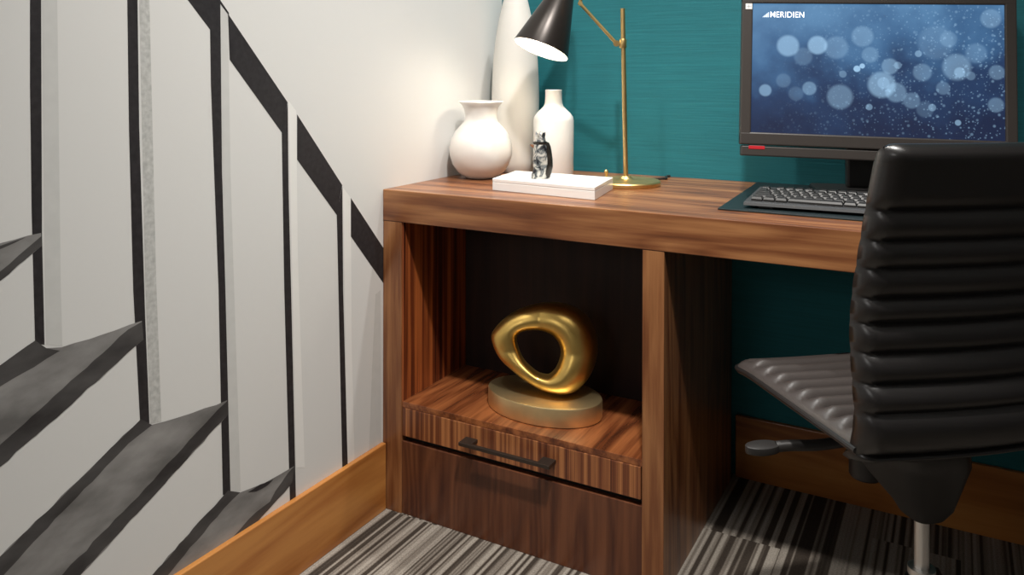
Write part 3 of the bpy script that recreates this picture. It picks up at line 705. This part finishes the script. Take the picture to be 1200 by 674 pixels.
# stand
bm = bmesh.new()
nc = MCN - ez * 0.070
NM = Matrix(((me_.x, -mn.x, 0, 0), (me_.y, -mn.y, 0, 0), (0, 0, 1, 0), (0, 0, 0, 1)))
def at(p): return Matrix.Translation(p) @ NM
add_box(bm, (-.034, -.014, .012), (.034, .014, .22), .005, mat4=at(foot + V((-.006, .0, 0))))
add_box(bm, (-.030, -.034, .175), (.030, .012, .30), .005, mat4=at(foot + V((-.006, .0, 0))))
obj('stand', bm, M_blackp, mon)
bm = bmesh.new(); add_box(bm, (-.11, -.06, 0.0), (.11, .06, .013), .005, mat4=at(foot)); obj('stand_foot', bm, M_blackp, mon)

# ---------------------------------------------------------------- office chair
L0 = V((1.052, -0.2127, 0)); F = V((-0.67, 0.742, 0)).normalized(); W = V((F.y, -F.x, 0))
CW = 0.445
KC = 0.925
def cp(f, w, z): return CAM + (L0 + F * f + W * w + V((0, 0, z)) - CAM) * KC      # chair stands clear of the desktop edge
hub = cp(0.135, 0.226, 0); hub.z = 0
chair = thing('office_chair', 'black ribbed leather office chair on a chrome column in front of the desktop', 'chair', hub)
# backrest: rear profile (f, z), then horizontally quilted rows
prof = [(-0.070, 0.922), (-0.0655, 0.916), (-0.056, 0.884), (-0.040, 0.825), (-0.027, 0.770), (-0.012, 0.704), (-0.005, 0.652), (-0.005, 0.626), (-0.009, 0.578), (-0.016, 0.522), (-0.014, 0.490), (-0.004, 0.455), (0.012, 0.440)]
seams = [0.922, 0.825, 0.779, 0.736, 0.691, 0.652, 0.608, 0.564, 0.522, 0.455]
def prof_f(z):
    for (f0, z0), (f1, z1) in zip(prof, prof[1:]):
        if z1 <= z <= z0:
            t = (z - z0) / (z1 - z0); t2 = t; return f0 + (f1 - f0) * t2
    return prof[-1][0]
zs = []
for a, b in zip(seams, seams[1:] + [0.440]):
    k = 18 if a > .9 else 10
    for i in range(k): zs.append((a + (b - a) * i / k, i / k, a, b))
zs.append((0.440, 1.0, 0.455, 0.440))
def row_bulge(t, a, b, amp):
    h_ = min(a - b, .046)
    # crisp seams, full cushions
    s = min(t, 1 - t) * (a - b) / h_ * 2
    s = min(1, s); return amp * (1 - (1 - s) ** 2.1)
NW = 40
def side(wn):                                                              # cushions round over at the two sides
    e = min(wn, 1 - wn) * CW; s = min(1, e / .022); return (1 - (1 - s) ** 2.2)
bm = bmesh.new(); rear = []; front = []
for z, t, a, b in zs:
    f0 = prof_f(z); rr = []; ff = []
    topr = min(1, max(0, (0.922 - z)) / .012); topr = 1 - (1 - topr) ** 2
    narrow = 0.0
    for i in range(NW + 1):
        wn = i / NW; sd = side(wn)
        wrap = 0.020 * math.sin(math.pi * wn)
        bl = row_bulge(t, a, b, .0125) * (0.25 + 0.75 * sd)
        edge = .011 * (1 - sd)
        zz = z - 0.004 * (1 - sd) * (1 if z > .9 else 0)
        th = 0.030
        rr.append(bm.verts.new(cp(f0 - wrap - bl * topr + edge * .8 + .008 * (1 - topr), wn * CW, zz)))
        ff.append(bm.verts.new(cp(f0 + th - wrap + row_bulge(t, a, b, .009) * (0.25 + .75 * sd) * topr - edge * .6 - .008 * (1 - topr), wn * CW, zz)))
    rear.append(rr); front.append(ff)
for A, B in zip(rear, rear[1:]):
    for i in range(NW): bm.faces.new((A[i], A[i + 1], B[i + 1], B[i]))
for A, B in zip(front, front[1:]):
    for i in range(NW): bm.faces.new((A[i], B[i], B[i + 1], A[i + 1]))
for Rr, Ff, k in ((rear[0], front[0], 0), (rear[-1], front[-1], 1)):
    for i in range(NW): bm.faces.new((Rr[i], Ff[i], Ff[i + 1], Rr[i + 1]))
for i in (0, NW):
    for j in range(len(rear) - 1): bm.faces.new((rear[j][i], rear[j + 1][i], front[j + 1][i], front[j][i]))
bmesh.ops.recalc_face_normals(bm, faces=bm.faces)
obj('backrest', bm, M_leather, chair, smooth=True, angle=55)
# seat
SF0, SF1 = 0.004, 0.392
bm = bmesh.new(); NF = 110; NW2 = 48; rib = 0.0375
def seat_half(f):                                                          # half-width, rounded front corners
    e = SF1 - f; rc = .045
    if e >= rc: return CW / 2
    return CW / 2 - rc + math.sqrt(max(0, rc * rc - (rc - e) ** 2))
top = []; bot = []
for i in range(NF + 1):
    f0 = SF0 + (SF1 - SF0) * i / NF; hw = seat_half(f0); tr = []; br = []
    for j in range(NW2 + 1):
        s = -1 + 2 * j / NW2; wv = CW / 2 + s * hw
        e = min((1 - abs(s)) * hw, SF1 - f0); sd = min(1, e / .030); sd2 = 1 - (1 - sd) ** 2.4
        t = ((SF1 - f0) / rib) % 1.0
        inner = min(1, max(0, (e - .018) / .02))
        q = (1 - abs(2 * t - 1) ** 2.2 - 0.62) * .0200 * inner
        fall = -0.020 * max(0, (f0 - (SF1 - .10)) / .10) ** 2
        zz = 0.457 + 0.012 * sd2 + q + fall * .5 + 0.006 * s * s
        tr.append(bm.verts.new(cp(f0, wv, zz))); br.append(bm.verts.new(cp(f0, wv, 0.4475 + fall * .5 + .006 * s * s - .018 * min(1, e / .10))))
    top.append(tr); bot.append(br)
for A, B in zip(top, top[1:]):
    for j in range(NW2): bm.faces.new((A[j], A[j + 1], B[j + 1], B[j]))
for A, B in zip(bot, bot[1:]):
    for j in range(NW2): bm.faces.new((A[j], B[j], B[j + 1], A[j + 1]))
for T_, B_ in ((top[0], bot[0]), (top[-1], bot[-1])):
    for j in range(NW2): bm.faces.new((T_[j], B_[j], B_[j + 1], T_[j + 1]))
for j in (0, NW2):
    for i in range(NF): bm.faces.new((top[i][j], top[i + 1][j], bot[i + 1][j], bot[i][j]))
bmesh.ops.recalc_face_normals(bm, faces=bm.faces)
obj('seat', bm, M_seatl, chair, smooth=True, angle=60)
# piping along the seat rim
pp = []
for i in range(0, 41):
    f0 = SF0 + (SF1 - .0001 - SF0) * (1 - (1 - i / 40) ** 1.6); pp.append((f0, CW / 2 - seat_half(f0)))
loop = pp + [(f0, CW - w_) for f0, w_ in pp[::-1]]
def pz(f0, w_): return 0.4545 + 0.006 * ((w_ - CW / 2) / (CW / 2)) ** 2 - 0.010 * max(0, (f0 - (SF1 - .10)) / .10) ** 2
obj('piping', tube([cp(f0, w_, pz(f0, w_)) for f0, w_ in loop], .0042, 8), M_leather, chair, smooth=True)
# mechanism under the seat: tapered housing down to the column
def ring_pts(f0, f1, w0, w1, z, n=28, p=3.2):
    out = []
    for k in range(n):
        a = 2 * math.pi * k / n; ca, sa = math.cos(a), math.sin(a)
        ff = (f0 + f1) / 2 + (f1 - f0) / 2 * abs(ca) ** (2 / p) * (1 if ca > 0 else -1)
        ww = (w0 + w1) / 2 + (w1 - w0) / 2 * abs(sa) ** (2 / p) * (1 if sa > 0 else -1)
        out.append(cp(ff, ww, z))
    return out
bm = bmesh.new(); rings = []
for f0, f1, w0, w1, z in ((0.02, .27, .098, .25, .434), (0.02, .27, .100, .255, .412), (.035, .25, .118, .268, .385), (.075, .22, .158, .276, .325), (.095, .18, .188, .270, .285), (.105, .17, .198, .256, .268)):
    rings.append([bm.verts.new(p) for p in ring_pts(f0, f1, w0, w1, z)])
for A, B in zip(rings, rings[1:]):
    for k in range(len(A)): bm.faces.new((A[k], A[(k + 1) % len(A)], B[(k + 1) % len(A)], B[k]))
bm.faces.new(rings[0]); bm.faces.new(rings[-1]); bmesh.ops.recalc_face_normals(bm, faces=bm.faces)
obj('tilt_mechanism', bm, M_blackp, chair, smooth=True, angle=40)
# height lever
bm = bmesh.new()
add_tube(bm, smooth_path([cp(.17, .14, .392), cp(.18, .06, .384), cp(.195, .01, .381), cp(.20, -.012, .379)], 8), .0085, 12)
lm = frame(cp(.203, -.036, .378), (0, 0, 1), W)
add_prism(bm, [(-.032 + .034 * (1 - math.cos(a)) if False else .030 * math.cos(a), .0165 * math.sin(a)) for a in [2 * math.pi * k / 24 for k in range(24)]], -.006, .006, .002, mat4=lm)
obj('lever', bm, M_blackp, chair, smooth=True, angle=40)
# tension knob
obj('tension_knob', lathe([(0, 0), (.024, 0), (.027, .004), (.027, .055), (.023, .06), (.010, .06), (.010, .10), (0, .10)], cp(.24, .195, .285), n=28), M_blackp, chair, smooth=True, angle=35)
# column
obj('gas_column', lathe([(0, .228), (.0112, .228), (.0112, .348), (0, .348)], hub, n=32), M_chrome, chair, smooth=True, angle=35)
obj('column_sleeve', lathe([(0, .085), (.026, .085), (.026, .218), (.024, .222), (.019, .2235), (.019, .234), (0, .234)], hub, n=32), M_blackp, chair, smooth=True, angle=35)
colr = obj('column_collar', lathe([(.0114, .230), (.0205, .230), (.0205, .2405), (.0114, .2405)], hub, n=32, closed=True), M_chrome, chair, smooth=True, angle=35)
tgt = V((0.846, 0.03, 0)); a0 = math.atan2(tgt.y - hub.y, tgt.x - hub.x)
bmh = bmesh.new(); add_lathe(bmh, [(0, .075), (.045, .075), (.05, .08), (.05, .115), (.04, .125), (.026, .127), (0, .127)], frame(hub, (0, 0, 1)), 40)
obj('base_hub', bmh, M_blackp, chair, smooth=True, angle=35)
for k in range(5):
    a = a0 + 2 * math.pi * k / 5; d = V((math.cos(a), math.sin(a), 0)); s = V((-d.y, d.x, 0))
    bm = bmesh.new(); rg = []
    for tpos, hw, z0, z1 in ((.03, .022, .085, .115), (.12, .020, .080, .108), (.22, .017, .072, .096), (.285, .015, .066, .086), (.30, .010, .068, .084)):
        c_ = hub + d * tpos
        rg.append([bm.verts.new(c_ + s * (hw * x_) + V((0, 0, z0 + (z1 - z0) * y_))) for x_, y_ in ((-1, 0), (1, 0), (1, .6), (.6, 1), (-.6, 1), (-1, .6))])
    for A, B in zip(rg, rg[1:]):
        for q in range(6): bm.faces.new((A[q], A[(q + 1) % 6], B[(q + 1) % 6], B[q]))
    bm.faces.new(rg[0]); bm.faces.new(rg[-1]); bmesh.ops.recalc_face_normals(bm, faces=bm.faces)
    lg = obj('leg', bm, M_blackp, chair)
    bm = bmesh.new(); cc_ = hub + d * .285 + V((0, 0, .0275))
    wd = (d * .6 + s * .8).normalized()
    for sg in (-1, 1):
        add_lathe(bm, [(0, -.009), (.022, -.009), (.0265, -.006), (.0272, 0), (.0265, .006), (.022, .009), (0, .009)], frame(cc_ + wd * (.0125 * sg), wd), 28)
    add_tube(bm, [cc_ + V((0, 0, 0)), cc_ + V((0, 0, .042))], .006, 12)
    obj('caster', bm, M_blackp, lg, smooth=True, angle=40)

# ---------------------------------------------------------------- light of the room
def light(name, kind, loc, target, energy, col, **kw):
    ld = bpy.data.lights.new(name, kind); ld.energy = energy; ld.color = col
    for k, v in kw.items(): setattr(ld, k, v)
    o = bpy.data.objects.new(name, ld); COL.objects.link(o); o.location = loc
    o.rotation_euler = (V(target) - V(loc)).to_track_quat('-Z', 'Y').to_euler(); return o
light('ceiling_spot', 'SPOT', (0.98, -0.80, 2.50), (0.40, -0.05, 0.40), 150, (1.0, 0.96, 0.90), spot_size=math.radians(80), spot_blend=1.0, shadow_soft_size=0.05)
light('desk_downlight', 'SPOT', (0.50, 0.385, 2.50), (0.45, 0.36, 0.75), 78, (1.0, 0.975, 0.94), spot_size=math.radians(80), spot_blend=1.0, shadow_soft_size=0.03)
light('ceiling_spot', 'SPOT', (0.30, -0.80, 2.50), (0.85, -0.05, 0.50), 58, (1.0, 0.96, 0.90), spot_size=math.radians(62), spot_blend=1.0, shadow_soft_size=0.05)
light('ceiling_fill', 'AREA', (1.2, -0.85, 2.53), (1.2, -0.85, 0), 14, (1.0, 0.97, 0.94), shape='DISK', size=0.9)  # added soft overhead fill, also gives the chair rows their sheen
light('room_fill', 'AREA', (0.40, -2.45, 1.40), (0.95, 0.5, 0.30), 3, (1.0, 0.97, 0.94), shape='DISK', size=0.5)  # added low fill behind the camera, brightens the wall and baseboard under the desk
light('lamp_light', 'POINT', MC + ax * 0.045, (0, 0, 0), 0.75, (1.0, 0.90, 0.75), shadow_soft_size=0.02)
w = bpy.data.worlds.new('world'); scn.world = w; w.use_nodes = True
w.node_tree.nodes['Background'].inputs[0].default_value = (0.02, 0.02, 0.02, 1)
scn.view_settings.view_transform = 'Standard'; scn.view_settings.look = 'None'; scn.view_settings.gamma = 1
scn.view_settings.exposure = 0.0; scn.view_settings.use_curve_mapping = False
